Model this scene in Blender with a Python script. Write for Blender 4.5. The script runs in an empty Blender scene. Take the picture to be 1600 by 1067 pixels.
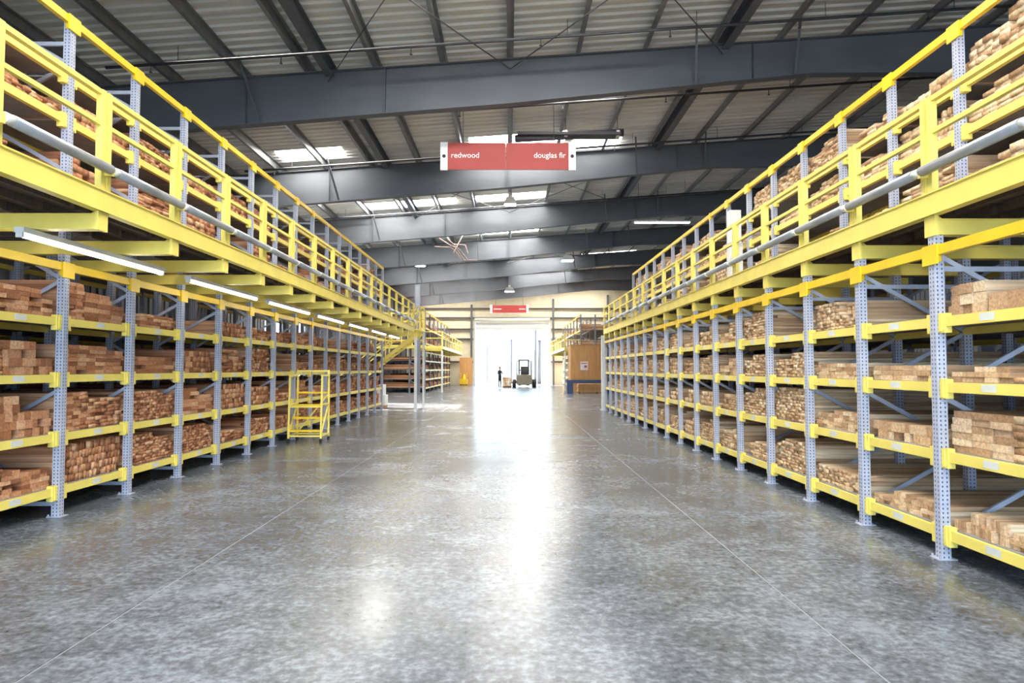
import bpy, math, random
import numpy as np
from mathutils import Vector
random.seed(7)
SC = bpy.context.scene
COL = SC.collection

# ------------------------------------------------------------------ camera
cam_d = bpy.data.cameras.new('camera')
cam_d.sensor_width = 36.0
cam_d.lens = 24.0
cam_d.clip_start = 0.05
cam_d.clip_end = 600
cam = bpy.data.objects.new('camera', cam_d)
COL.objects.link(cam)
cam.location = (0, 0, 1.65)
cam.rotation_euler = (math.radians(90) + math.atan(42.5 / 1066.67), 0, -math.atan(4 / 1066.67))
SC.camera = cam

# ------------------------------------------------------------------ world, sun, exposure
world = bpy.data.worlds.new('daylight')
SC.world = world
world.use_nodes = True
wn = world.node_tree.nodes
wn['Background'].inputs[0].default_value = (0.52, 0.75, 1.0, 1)
wn['Background'].inputs[1].default_value = 5.6
sun_d = bpy.data.lights.new('sun', 'SUN')
sun_d.energy = 30.0
sun_d.angle = math.radians(0.6)
sun_d.color = (1.0, 0.93, 0.82)
sun = bpy.data.objects.new('sun', sun_d)
COL.objects.link(sun)
sun.location = (-40, 20, 40)
sun.rotation_euler = Vector((0.80, -0.36, -0.42)).to_track_quat('-Z', 'Y').to_euler()
SKY_GLOW = 18.0          # translucent roof lights
TUBE_GLOW = 9.0          # fluorescent tubes
SC.view_settings.view_transform = 'Standard'
SC.view_settings.look = 'None'
SC.view_settings.gamma = 1.0
SC.view_settings.use_curve_mapping = False
SC.view_settings.exposure = 0.72

# ------------------------------------------------------------------ materials
M = {}


def mat(name, col, rough=0.5, metal=0.0, var=0.12, scale=6.0, stretch=(1, 1, 1), bump=0.0, emit=0.0,
        spec=0.5, rnd=0.0):
    m = bpy.data.materials.new(name)
    m.use_nodes = True
    nt = m.node_tree
    b = nt.nodes['Principled BSDF']
    b.inputs['Roughness'].default_value = rough
    b.inputs['Metallic'].default_value = metal
    b.inputs['Specular IOR Level'].default_value = spec
    tc = nt.nodes.new('ShaderNodeTexCoord')
    mp = nt.nodes.new('ShaderNodeMapping')
    mp.inputs['Scale'].default_value = stretch
    nz = nt.nodes.new('ShaderNodeTexNoise')
    nz.inputs['Scale'].default_value = scale
    nz.inputs['Detail'].default_value = 4
    nt.links.new(tc.outputs['Object'], mp.inputs[0])
    nt.links.new(mp.outputs[0], nz.inputs['Vector'])
    rp = nt.nodes.new('ShaderNodeValToRGB')
    rp.color_ramp.elements[0].position = 0.3
    rp.color_ramp.elements[1].position = 0.7
    rp.color_ramp.elements[0].color = tuple(c * (1 - var) for c in col) + (1,)
    rp.color_ramp.elements[1].color = tuple(min(1, c * (1 + var)) for c in col) + (1,)
    nt.links.new(nz.outputs['Fac'], rp.inputs[0])
    out = rp.outputs[0]
    if rnd:
        oi = nt.nodes.new('ShaderNodeObjectInfo')
        hs = nt.nodes.new('ShaderNodeHueSaturation')
        mr = nt.nodes.new('ShaderNodeMapRange')
        mr.inputs[3].default_value = 1 - rnd
        mr.inputs[4].default_value = 1 + rnd
        nt.links.new(oi.outputs['Random'], mr.inputs[0])
        nt.links.new(mr.outputs[0], hs.inputs['Value'])
        nt.links.new(out, hs.inputs['Color'])
        out = hs.outputs[0]
    nt.links.new(out, b.inputs['Base Color'])
    if bump:
        bp = nt.nodes.new('ShaderNodeBump')
        bp.inputs['Strength'].default_value = bump
        bp.inputs['Distance'].default_value = 0.01
        nt.links.new(nz.outputs['Fac'], bp.inputs['Height'])
        nt.links.new(bp.outputs[0], b.inputs['Normal'])
    if emit:
        b.inputs['Emission Color'].default_value = tuple(col) + (1,)
        b.inputs['Emission Strength'].default_value = emit
    M[name] = m
    return m


def holes_mat(name, col):
    """painted steel post with the two rows of slots punched into its faces"""
    m = mat(name, col, 0.45, 0.0, 0.10, 9.0)
    nt = m.node_tree
    b = nt.nodes['Principled BSDF']
    src = b.inputs['Base Color'].links[0].from_socket
    tc = nt.nodes['Texture Coordinate']
    sp = nt.nodes.new('ShaderNodeSeparateXYZ')
    nt.links.new(tc.outputs['Object'], sp.inputs[0])

    def math_(op, a, bb=None):
        n = nt.nodes.new('ShaderNodeMath')
        n.operation = op
        for i, v in enumerate((a, bb)):
            if v is None:
                continue
            if isinstance(v, (int, float)):
                n.inputs[i].default_value = v
            else:
                nt.links.new(v, n.inputs[i])
        return n.outputs[0]
    zf = math_('PINGPONG', sp.outputs['Z'], 0.038)
    zc = math_('LESS_THAN', math_('ABSOLUTE', math_('SUBTRACT', zf, 0.019)), 0.0085)
    ya = math_('ABSOLUTE', math_('SUBTRACT', math_('ABSOLUTE', sp.outputs['Y']), 0.020))
    yc = math_('LESS_THAN', ya, 0.0062)
    xa = math_('ABSOLUTE', sp.outputs['X'])
    xc = math_('LESS_THAN', math_('ABSOLUTE', math_('SUBTRACT', xa, 0.020)), 0.0062)
    fx = math_('GREATER_THAN', xa, 0.040)
    fy = math_('GREATER_THAN', math_('ABSOLUTE', sp.outputs['Y']), 0.040)
    any_ = math_('MAXIMUM', math_('MULTIPLY', yc, fx), math_('MULTIPLY', xc, fy))
    f = math_('MULTIPLY', zc, any_)
    mx = nt.nodes.new('ShaderNodeMix')
    mx.data_type = 'RGBA'
    nt.links.new(f, mx.inputs[0])
    nt.links.new(src, mx.inputs[6])
    mx.inputs[7].default_value = (0.07, 0.07, 0.10, 1)
    nt.links.new(mx.outputs[2], b.inputs['Base Color'])
    return m


def wood_mat(name, dark, mid, light, use_attr):
    m = bpy.data.materials.new(name)
    m.use_nodes = True
    nt = m.node_tree
    b = nt.nodes['Principled BSDF']
    b.inputs['Roughness'].default_value = 0.75
    b.inputs['Specular IOR Level'].default_value = 0.25
    if use_attr:
        a = nt.nodes.new('ShaderNodeAttribute')
        a.attribute_name = 'tone'
        rnd = a.outputs['Fac']
    else:
        a = nt.nodes.new('ShaderNodeObjectInfo')
        rnd = a.outputs['Random']
    rp = nt.nodes.new('ShaderNodeValToRGB')
    e = rp.color_ramp.elements
    e[0].position, e[0].color = 0.0, dark + (1,)
    e[1].position, e[1].color = 1.0, light + (1,)
    k = e.new(0.5)
    k.color = mid + (1,)
    nt.links.new(rnd, rp.inputs[0])
    g = nt.nodes.new('ShaderNodeNewGeometry')
    mp = nt.nodes.new('ShaderNodeMapping')
    mp.inputs['Scale'].default_value = (0.7, 26, 26)
    nt.links.new(g.outputs['Position'], mp.inputs[0])
    nz = nt.nodes.new('ShaderNodeTexNoise')
    nz.inputs['Scale'].default_value = 1.6
    nz.inputs['Detail'].default_value = 5
    nt.links.new(mp.outputs[0], nz.inputs['Vector'])
    mr = nt.nodes.new('ShaderNodeMapRange')
    mr.inputs[1].default_value = 0.3
    mr.inputs[2].default_value = 0.7
    mr.inputs[3].default_value = 0.68
    mr.inputs[4].default_value = 1.18
    nt.links.new(nz.outputs['Fac'], mr.inputs[0])
    hs = nt.nodes.new('ShaderNodeHueSaturation')
    nt.links.new(rp.outputs[0], hs.inputs['Color'])
    nt.links.new(mr.outputs[0], hs.inputs['Value'])
    nt.links.new(hs.outputs[0], b.inputs['Base Color'])
    M[name] = m
    return m


def concrete_mat():
    m = bpy.data.materials.new('polished_concrete')
    m.use_nodes = True
    nt = m.node_tree
    b = nt.nodes['Principled BSDF']
    g = nt.nodes.new('ShaderNodeNewGeometry')

    def noise(sc, det, rough=0.6):
        n = nt.nodes.new('ShaderNodeTexNoise')
        n.inputs['Scale'].default_value = sc
        n.inputs['Detail'].default_value = det
        n.inputs['Roughness'].default_value = rough
        nt.links.new(g.outputs['Position'], n.inputs['Vector'])
        return n.outputs['Fac']
    big, mid_, fine = noise(0.7, 2), noise(4.0, 2, 0.6), noise(17, 2, 0.7)
    mix = nt.nodes.new('ShaderNodeMath')
    mix.operation = 'MULTIPLY_ADD'
    nt.links.new(mid_, mix.inputs[0])
    mix.inputs[1].default_value = 0.7
    nt.links.new(big, mix.inputs[2])
    m2 = nt.nodes.new('ShaderNodeMath')
    m2.operation = 'MULTIPLY_ADD'
    nt.links.new(fine, m2.inputs[0])
    m2.inputs[1].default_value = 1.5
    nt.links.new(mix.outputs[0], m2.inputs[2])
    mr = nt.nodes.new('ShaderNodeMapRange')
    mr.inputs[1].default_value = 1.2
    mr.inputs[2].default_value = 2.0
    nt.links.new(m2.outputs[0], mr.inputs[0])
    rp = nt.nodes.new('ShaderNodeValToRGB')
    e = rp.color_ramp.elements
    e[0].position, e[0].color = 0.0, (0.056, 0.060, 0.068, 1)
    e[1].position, e[1].color = 1.0, (0.258, 0.284, 0.332, 1)
    k = e.new(0.5)
    k.color = (0.130, 0.141, 0.163, 1)
    nt.links.new(mr.outputs[0], rp.inputs[0])
    nt.links.new(rp.outputs[0], b.inputs['Base Color'])
    r2 = nt.nodes.new('ShaderNodeMapRange')
    r2.inputs[1].default_value = 0.3
    r2.inputs[2].default_value = 0.7
    r2.inputs[3].default_value = 0.19
    r2.inputs[4].default_value = 0.28
    nt.links.new(big, r2.inputs[0])
    nt.links.new(r2.outputs[0], b.inputs['Roughness'])
    b.inputs['Specular IOR Level'].default_value = 0.5
    M['concrete'] = m


concrete_mat()
mat('joint_filler', (0.24, 0.25, 0.27), 0.6, var=0.1, scale=10)
mat('yellow', (0.93, 0.755, 0.165), 0.42, var=0.07, scale=3)
mat('golden', (0.90, 0.60, 0.02), 0.42, var=0.07, scale=3)
holes_mat('post_blue', (0.47, 0.495, 0.60))
mat('brace_blue', (0.42, 0.44, 0.52), 0.45, var=0.1)
mat('deck_steel', (0.30, 0.30, 0.31), 0.55, var=0.15, scale=4)
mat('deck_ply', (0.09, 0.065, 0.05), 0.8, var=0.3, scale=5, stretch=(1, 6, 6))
mat('tag', (0.72, 0.72, 0.66), 0.6, var=0.05)
mat('roller_steel', (0.42, 0.44, 0.47), 0.38, metal=0.55, var=0.1)
mat('white_plastic', (0.78, 0.78, 0.74), 0.5, var=0.04)
mat('frame_steel', (0.098, 0.106, 0.124), 0.6, var=0.12, scale=2, stretch=(0.4, 1, 1))
mat('purlin_steel', (0.20, 0.205, 0.215), 0.4, 0.4, var=0.15, scale=3)
mat('roof_liner', (0.68, 0.68, 0.65), 0.7, var=0.12, scale=1.5, stretch=(0.3, 2, 1), rnd=0.12)
mat('roof_light', (1.0, 0.97, 0.90), 0.5, var=0.0, emit=SKY_GLOW)
mat('pipe_dark', (0.06, 0.06, 0.07), 0.5, var=0.1)
mat('pipe_white', (0.55, 0.55, 0.53), 0.5, var=0.1)
mat('siding', (0.78, 0.71, 0.54), 0.6, var=0.06, scale=2, rnd=0.03)
mat('siding_dark', (0.22, 0.22, 0.23), 0.6, var=0.1, scale=2, rnd=0.05)
mat('girt', (0.26, 0.245, 0.22), 0.55, var=0.1)
mat('sign_red', (0.43, 0.040, 0.032), 0.5, var=0.06, scale=2)
mat('sign_white', (0.85, 0.85, 0.84), 0.5, var=0.03)
mat('black', (0.012, 0.012, 0.013), 0.6, var=0.1)
mat('tube_white', (1.0, 0.98, 0.94), 0.4, var=0.0, emit=TUBE_GLOW)
mat('fixture', (0.75, 0.75, 0.73), 0.45, var=0.04)
mat('plywood', (0.60, 0.32, 0.12), 0.65, var=0.14, scale=3, stretch=(2, 2, 0.3), rnd=0.08)
mat('blue_steel', (0.07, 0.10, 0.20), 0.45, var=0.1)
mat('column_grey', (0.20, 0.21, 0.25), 0.5, var=0.08)
mat('column_white', (0.75, 0.75, 0.72), 0.5, var=0.05)
mat('yard', (0.62, 0.61, 0.58), 0.85, var=0.08, scale=1)
mat('pale_wall', (0.72, 0.69, 0.60), 0.8, var=0.05, scale=1)
mat('rubber', (0.02, 0.02, 0.02), 0.8, var=0.2)
mat('lift_body', (0.22, 0.19, 0.14), 0.5, var=0.08)
mat('lift_dark', (0.05, 0.05, 0.05), 0.5, var=0.1)
mat('cloth_dark', (0.03, 0.032, 0.04), 0.85, var=0.2)
mat('skin', (0.55, 0.34, 0.24), 0.6, var=0.05)
mat('hair', (0.05, 0.03, 0.02), 0.7, var=0.2)
mat('poster', (0.80, 0.76, 0.76), 0.6, var=0.03)
mat('poster_print', (0.45, 0.09, 0.10), 0.6, var=0.1)
mat('wrap', (0.82, 0.80, 0.76), 0.4, var=0.06)
RED = ((0.30, 0.115, 0.055), (0.56, 0.255, 0.125), (0.76, 0.46, 0.27))
FIR = ((0.46, 0.27, 0.15), (0.70, 0.47, 0.28), (0.88, 0.69, 0.47))
wood_mat('redwood', *RED, False)
wood_mat('redwood_pile', *RED, True)
wood_mat('fir', *FIR, False)
wood_mat('fir_pile', *FIR, True)

# ------------------------------------------------------------------ mesh helpers
BV = np.array([(-1, -1, -1), (1, -1, -1), (1, 1, -1), (-1, 1, -1), (-1, -1, 1), (1, -1, 1), (1, 1, 1), (-1, 1, 1)]) * 0.5
BF = [(0, 3, 2, 1), (4, 5, 6, 7), (0, 1, 5, 4), (1, 2, 6, 5), (2, 3, 7, 6), (3, 0, 4, 7)]


class MB:
    def __init__(s):
        s.v, s.f = [], []

    def box(s, x0, x1, y0, y1, z0, z1):
        n = len(s.v)
        for a, b, c in BV:
            s.v.append(((x0 + x1) / 2 + a * (x1 - x0), (y0 + y1) / 2 + b * (y1 - y0), (z0 + z1) / 2 + c * (z1 - z0)))
        s.f += [tuple(i + n for i in q) for q in BF]
        return s

    def bar(s, p, q, w, h=None):
        """square bar from p to q"""
        h = h or w
        p, q = Vector(p), Vector(q)
        d = (q - p).normalized()
        r = Vector((0, 0, 1)) if abs(d.z) < 0.95 else Vector((0, 1, 0))
        a = d.cross(r).normalized()
        b = a.cross(d).normalized()
        n = len(s.v)
        for e in (p, q):
            for i, j in ((-1, -1), (1, -1), (1, 1), (-1, 1)):
                s.v.append(tuple(e + a * i * w / 2 + b * j * h / 2))
        s.f += [(n, n + 1, n + 2, n + 3), (n + 7, n + 6, n + 5, n + 4)] + \
               [(n + i, n + 4 + i, n + 4 + (i + 1) % 4, n + (i + 1) % 4) for i in range(4)]
        return s

    def tube(s, p, q, r, k=10, r2=None):
        p, q = Vector(p), Vector(q)
        d = (q - p).normalized()
        u = Vector((0, 0, 1)) if abs(d.z) < 0.95 else Vector((0, 1, 0))
        a = d.cross(u).normalized()
        b = a.cross(d).normalized()
        n = len(s.v)
        for e, rr in ((p, r), (q, r if r2 is None else r2)):
            for i in range(k):
                t = 2 * math.pi * i / k
                s.v.append(tuple(e + (a * math.cos(t) + b * math.sin(t)) * rr))
        s.f += [(n + i, n + k + i, n + k + (i + 1) % k, n + (i + 1) % k) for i in range(k)]
        s.f += [tuple(n + i for i in range(k)), tuple(n + k + i for i in reversed(range(k)))]
        return s

    def prism(s, pts, ax, a0, a1):
        """polygon pts in the two other axes, extruded along axis ax"""
        n, k = len(s.v), len(pts)
        for a in (a0, a1):
            for u, v in pts:
                p = [u, v]
                p.insert(ax, a)
                s.v.append(tuple(p))
        s.f += [tuple(n + i for i in range(k)), tuple(n + k + i for i in reversed(range(k)))]
        s.f += [(n + i, n + k + i, n + k + (i + 1) % k, n + (i + 1) % k) for i in range(k)]
        return s

    def mesh(s, name, m):
        me = bpy.data.meshes.new(name)
        me.from_pydata(s.v, [], s.f)
        me.materials.append(M[m])
        import bmesh
        bm = bmesh.new()
        bm.from_mesh(me)
        bmesh.ops.recalc_face_normals(bm, faces=bm.faces)
        bm.to_mesh(me)
        bm.free()
        return me

    def obj(s, name, m, parent=None, loc=None, smooth=False):
        o = put(name, s.mesh(name, m), parent, loc)
        if smooth:
            for p in o.data.polygons:
                p.use_smooth = len(p.vertices) == 4
        return o


def put(name, me, parent=None, loc=None, scale=None, rot=None):
    o = bpy.data.objects.new(name, me)
    COL.objects.link(o)
    if parent is not None:
        o.parent = parent
    if loc is not None:
        o.location = loc
    if scale is not None:
        o.scale = scale
    if rot is not None:
        o.rotation_euler = rot
    return o


def tag(o, label=None, cat=None, group=None, kind=None):
    if label:
        o['label'] = label
    if cat:
        o['category'] = cat
    if group:
        o['group'] = group
    if kind:
        o['kind'] = kind
    return o


def thing(name, label, cat, loc=(0, 0, 0), group=None, kind=None):
    o = put(name, None, None, loc)
    return tag(o, label, cat, group, kind)


# ------------------------------------------------------------------ dimensions
YB, YE = -8.0, 69.5               # the two gable ends
XWL, XWR = -10.6, 17.0            # side walls
XL, YL0, PL = -5.06, 7.73, 1.384   # left rack front, first visible post, bay pitch
XR, YR0, PR = 3.78, 6.0, 1.3024    # right rack front
XRB = 4.90                         # right upper rack front
XEL, XER = -3.81, 3.74             # walkway edges
FR0, FRP = 16.3, 7.6               # portal frames


def deck_z(x):
    return 9.42 + 0.072 * x


# ------------------------------------------------------------------ floor
fl = MB().box(XWL - 0.3, XWR + 0.3, YB - 0.3, YE + 0.3, -0.30, -0.003).obj('floor', 'joint_filler')
tag(fl, 'polished grey concrete warehouse floor with pale filled joints', 'floor', kind='structure')
xs = [XWL - 0.3, -7.2, -2.6, 2.0, 6.6, 11.2, XWR + 0.3]
ys = [YB - 0.3] + [-6.2 + 4.6 * i for i in range(17)] + [YE + 0.3]
for i in range(len(xs) - 1):
    for j in range(len(ys) - 1):
        g = 0.007
        MB().box(xs[i] + g, xs[i + 1] - g, ys[j] + g, ys[j + 1] - g, -0.0028, 0.0).obj('floor_slab', 'concrete', fl)

# ------------------------------------------------------------------ walls


def corr(b, u0, u1, pitch, plane):
    """corrugated profile points along u, alternating depth"""
    pts, u, up = [], u0, False
    while u < u1 - 1e-6:
        nu = min(u + pitch, u1)
        pts.append((u, nu, up))
        u, up = nu, not up
    return pts


wl = tag(put('wall_left', None), 'dark corrugated metal side wall behind the redwood racks', 'wall', kind='structure')
DOOR_L = (29.6, 35.4, 4.5)         # side opening: y0, y1, height


def wall_panel(parent, x0, x1, y0, y1, z0, z1, m, along='y', name='wall_panel'):
    b = MB()
    b.box(x0, x1, y0, y1, z0, z1)
    L = (y1 - y0) if along == 'y' else (x1 - x0)
    n = max(1, int(round(L / 0.3)))
    for i in range(n):
        c = (i + 0.5) * L / n
        if along == 'y':
            s = 1 if x0 < 0 else -1
            xa = x1 if x0 < 0 else x0
            b.box(min(xa, xa + s * 0.04), max(xa, xa + s * 0.04), y0 + c - 0.05, y0 + c + 0.05, z0, z1)
        else:
            b.box(x0 + c - 0.05, x0 + c + 0.05, y0 - 0.04, y0, z0, z1)
    return b.obj(name, m, parent)


ycuts = sorted(set([YB + 3.1 * i for i in range(25)] + [YE, DOOR_L[0], DOOR_L[1]]))
for y, y1 in zip(ycuts[:-1], ycuts[1:]):
    lo = DOOR_L[2] if (y > DOOR_L[0] - 0.01 and y1 < DOOR_L[1] + 0.01) else 0.0
    wall_panel(wl, XWL - 0.1, XWL, y, y1, lo, deck_z(XWL), 'siding_dark')
for z in (2.2, 4.2, 6.2):
    for a, b_ in ((YB, DOOR_L[0] if z < 5.2 else YE), (DOOR_L[1], YE)):
        if a >= b_ or (z > 5.2 and a > 0):
            continue
        MB().box(XWL + 0.04, XWL + 0.2, a, b_, z, z + 0.06).box(XWL + 0.16, XWL + 0.2, a, b_, z, z + 0.18).obj('girt', 'girt', wl)
wr = tag(put('wall_right', None), 'dark corrugated metal side wall behind the fir racks', 'wall', kind='structure')
y = YB
while y < YE - 0.01:
    y1 = min(y + 3.1, YE)
    wall_panel(wr, XWR, XWR + 0.1, y, y1, 0, deck_z(XWR), 'siding_dark')
    y = y1

# far gable wall with its tall vehicle door
wb = tag(put('wall_back', None), 'cream corrugated gable wall around the bright vehicle door', 'wall', kind='structure')
DX0, DX1, DZ = -3.62, 4.20, 6.45
x = XWL
xcuts = [XWL + i * (DX0 - XWL) / 7 for i in range(7)] + [DX0 + i * (DX1 - DX0) / 8 for i in range(8)] + \
        [DX1 + i * (XWR - DX1) / 12 for i in range(13)]
for a, b_ in zip(xcuts[:-1], xcuts[1:]):
    lo = DZ if (a >= DX0 - 0.01 and b_ <= DX1 + 0.01) else 0.0
    wall_panel(wb, a, b_, YE, YE + 0.12, lo, deck_z((a + b_) / 2), 'siding', 'x')
for z in (2.3, 4.6, 5.6, 6.75, 7.7):
    if z < DZ:
        spans = ((XWL, DX0 - 0.05), (DX1 + 0.05, XWR))
    else:
        spans = ((XWL, XWR),)
    for a, b_ in spans:
        MB().box(a, b_, YE - 0.24, YE - 0.05, z, z + 0.09).box(a, b_, YE - 0.24, YE - 0.18, z - 0.06, z + 0.14).obj('girt', 'girt', wb)
for xx in (-3.85, 4.45, -9.0, 10.0):
    MB().box(xx - 0.1, xx + 0.1, YE - 0.42, YE - 0.25, 0, deck_z(xx) - 1.0).obj('wind_post', 'frame_steel', wb)
dr = tag(put('door_1', None), 'tall bright vehicle doorway in the far gable wall', 'door', kind='structure')
MB().box(DX0, DX0 + 0.14, YE - 0.04, YE + 0.2, 0, DZ).box(DX1 - 0.14, DX1, YE - 0.04, YE + 0.2, 0, DZ) \
    .box(DX0 + 0.14, DX1 - 0.14, YE - 0.04, YE + 0.2, DZ - 0.16, DZ).obj('door_frame', 'column_white', dr)
MB().tube((DX0 + 0.1, YE - 0.6, DZ + 0.2), (DX1 - 0.1, YE - 0.6, DZ + 0.2), 0.13, 12).obj('door_roll', 'column_white', dr, smooth=True)
for i in range(2):
    z = DZ - 0.85 + 0.38 * i
    MB().box(DX0 + 0.16, DX1 - 0.16, YE + 0.05, YE + 0.09, z, z + 0.36).obj('door_slat', 'column_white', dr)

# near gable wall, behind the camera: a wide open loading door lets the daylight in
wf = tag(put('wall_front', None), 'gable wall behind the viewer with a wide open loading door', 'wall', kind='structure')
wall_panel(wf, XWL, -8.0, YB - 0.12, YB, 0, 8.7, 'siding', 'x')
wall_panel(wf, 8.0, XWR, YB - 0.12, YB, 0, 10.2, 'siding', 'x')
wall_panel(wf, -8.0, 8.0, YB - 0.12, YB, 7.6, 9.2, 'siding', 'x')

# ------------------------------------------------------------------ roof
ce = tag(put('ceiling', None), 'low pitched metal roof with dark rafters, purlins and roof lights', 'ceiling', kind='structure')
# strips of ribbed liner, 0.95 m wide, running up the slope; some carry translucent lengths
SW = 0.95
ys_ = np.arange(YB, YE, SW)
# roof lights and added glow panels: (y centre, x0, x1)
RL = [(22.6, -1.35, 1.9), (19.4, 0.05, 2.9), (23.4, 2.2, 3.9), (23.2, -7.8, -5.6),
      (28.4, -8.2, -4.9), (30.4, -6.6, -2.4), (30.4, -1.5, 1.6),
      (36.6, -7.6, -1.6), (38.2, -1.8, 1.7), (36.4, 0.3, 2.0), (41.5, -8.8, -3.0), (45.0, -8.0, -1.6),
      (45.5, 0.2, 4.0), (52.0, -8, -2), (53.2, 0.5, 5.0), (60.0, -8, -2), (60.0, 1.0, 5.0),
      (55.0, -4, 4), (66.2, -9, -3), (66.2, 3, 10), (49, 5, 9), (63.5, -2, 6), (57, -9, -3), (57, 5.0, 9.0),  # extra glowing panels added to brighten the far bays and end wall
      (12.3, -3.3, 3.4), (8.6, -3.3, 3.4), (4.8, -3.3, 3.4), (1.0, -3.3, 3.4), (-2.8, -3.3, 3.4), (-6.4, -3.3, 3.4)]  # unseen panels above and behind the camera, added to brighten the near racks


def roof_strip(y0, y1, x0, x1, name, m):
    b = MB()
    n = len(b.v)
    prof = [(0, 0), (0.10, 0), (0.13, -0.045), (0.19, -0.045), (0.22, 0), (0.42, 0), (0.45, -0.045), (0.51, -0.045),
            (0.54, 0), (0.74, 0), (0.77, -0.045), (0.83, -0.045), (0.86, 0), (y1 - y0, 0)]
    for x_ in (x0, x1):
        for u, h in prof:
            b.v.append((x_, y0 + u, deck_z(x_) + h))
    k = len(prof)
    b.f += [(i, i + 1, k + i + 1, k + i) for i in range(k - 1)]
    t = len(b.v)
    for x_ in (x0, x1):
        for yy in (y0, y1):
            b.v.append((x_, yy, deck_z(x_) + 0.05))
    b.f += [(t, t + 1, t + 3, t + 2)]
    return b.obj(name, m, ce)


for yy in ys_:
    y1 = min(yy + SW, YE)
    cuts = sorted([(a, b_) for c, a, b_ in RL if yy <= c < yy + SW])
    xa = XWL - 0.2
    for a, b_ in cuts:
        roof_strip(yy, yy + SW - 0.004, xa, a, 'roof_panel', 'roof_liner')
        roof_strip(yy, yy + SW - 0.004, a, b_, 'roof_light', 'roof_light')
        xa = b_
    roof_strip(yy, yy + SW - 0.004, xa, XWR + 0.2, 'roof_panel', 'roof_liner')

# purlins: Z sections along the building
px = [-9.8, -8.1, -6.45, -4.85, -3.22, -1.60, 0.02, 1.68, 3.32, 4.95, 6.6, 8.25, 9.9, 11.6, 13.3, 15.0]
for x in px:
    z = deck_z(x) - 0.05
    MB().box(x - 0.012, x + 0.012, YB, YE, z - 0.23, z) \
        .box(x - 0.08, x - 0.012, YB, YE, z - 0.23, z - 0.212).box(x + 0.012, x + 0.08, YB, YE, z - 0.018, z) \
        .obj('purlin', 'purlin_steel', ce)
for x in (-4.35, 5.25):                       # deep eave struts next to the braced bays
    z = deck_z(x) - 0.05
    MB().box(x - 0.1, x + 0.1, YB, YE, z - 0.34, z - 0.32).box(x - 0.1, x + 0.1, YB, YE, z - 0.02, z) \
        .box(x - 0.015, x + 0.015, YB, YE, z - 0.32, z - 0.02).obj('roof_strut', 'frame_steel', ce)
# rafters: tapered I sections
for k in range(-3, 7):
    yf = FR0 + FRP * k
    top = [(XWL, deck_z(XWL) - 0.30), (XWR, deck_z(XWR) - 0.30)]
    bot = [(XWL, 7.15), (0, 8.03), (7.3, 8.78), (XWR, 8.85)]
    r = MB().prism([top[0], top[1]] + bot[::-1], 1, yf - 0.008, yf + 0.008).obj('rafter', 'frame_steel', ce)
    f = MB()
    for (xa, za), (xb, zb) in zip(bot[:-1], bot[1:]):
        f.prism([(xa, za), (xb, zb), (xb, zb + 0.02), (xa, za + 0.02)], 1, yf - 0.13, yf + 0.13)
    f.obj('bottom_flange', 'frame_steel', r)
    MB().prism([top[0], top[1], (top[1][0], top[1][1] + 0.02), (top[0][0], top[0][1] + 0.02)], 1, yf - 0.13, yf + 0.13).obj('top_flange', 'frame_steel', r)
    for xs_ in (-6.35, -0.1 if k % 2 else -3.0, 5.9):
        zb = np.interp(xs_, [p[0] for p in bot], [p[1] for p in bot])
        MB().box(xs_ - 0.01, xs_ + 0.01, yf - 0.12, yf - 0.01, zb + 0.02, deck_z(xs_) - 0.31).obj('stiffener', 'frame_steel', r)
    # flange braces up to the purlins
    for xb_ in (-6.0, 4.5, 6.9):
        zb = np.interp(xb_, [p[0] for p in bot], [p[1] for p in bot])
        MB().bar((xb_, yf - 0.1, zb + 0.05), (xb_ - 0.2, yf - 0.95, deck_z(xb_) - 0.2), 0.05).obj('flange_brace', 'frame_steel', r)
# wall columns of the frames, and tension rods in two bays
for k in range(-3, 7):
    yf = FR0 + FRP * k
    MB().box(XWL + 0.05, XWL + 0.5, yf - 0.1, yf + 0.1, 0, 7.15).obj('wall_column', 'frame_steel', wl)
    MB().box(XWR - 0.5, XWR - 0.05, yf - 0.1, yf + 0.1, 0, 8.85).obj('wall_column', 'frame_steel', wr)
for ya, yb in ((FR0 - FRP, FR0), (FR0 + FRP, FR0 + 2 * FRP), (FR0 + 3 * FRP, FR0 + 4 * FRP)):
    for xa, xb in ((-4.4, 0.02), (0.02, 5.2)):
        for p, q in (((xa, ya), (xb, yb)), ((xb, ya), (xa, yb))):
            MB().tube((p[0], p[1], deck_z(p[0]) - 0.5), (q[0], q[1], deck_z(q[0]) - 0.5), 0.014, 6).obj('brace_rod', 'pipe_dark', ce)

# ------------------------------------------------------------------ lumber
PILE = {'redwood': [], 'fir': []}       # (x0,x1,y0,y1,z0,z1)
SINGLES = {'redwood': [], 'fir': []}


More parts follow.
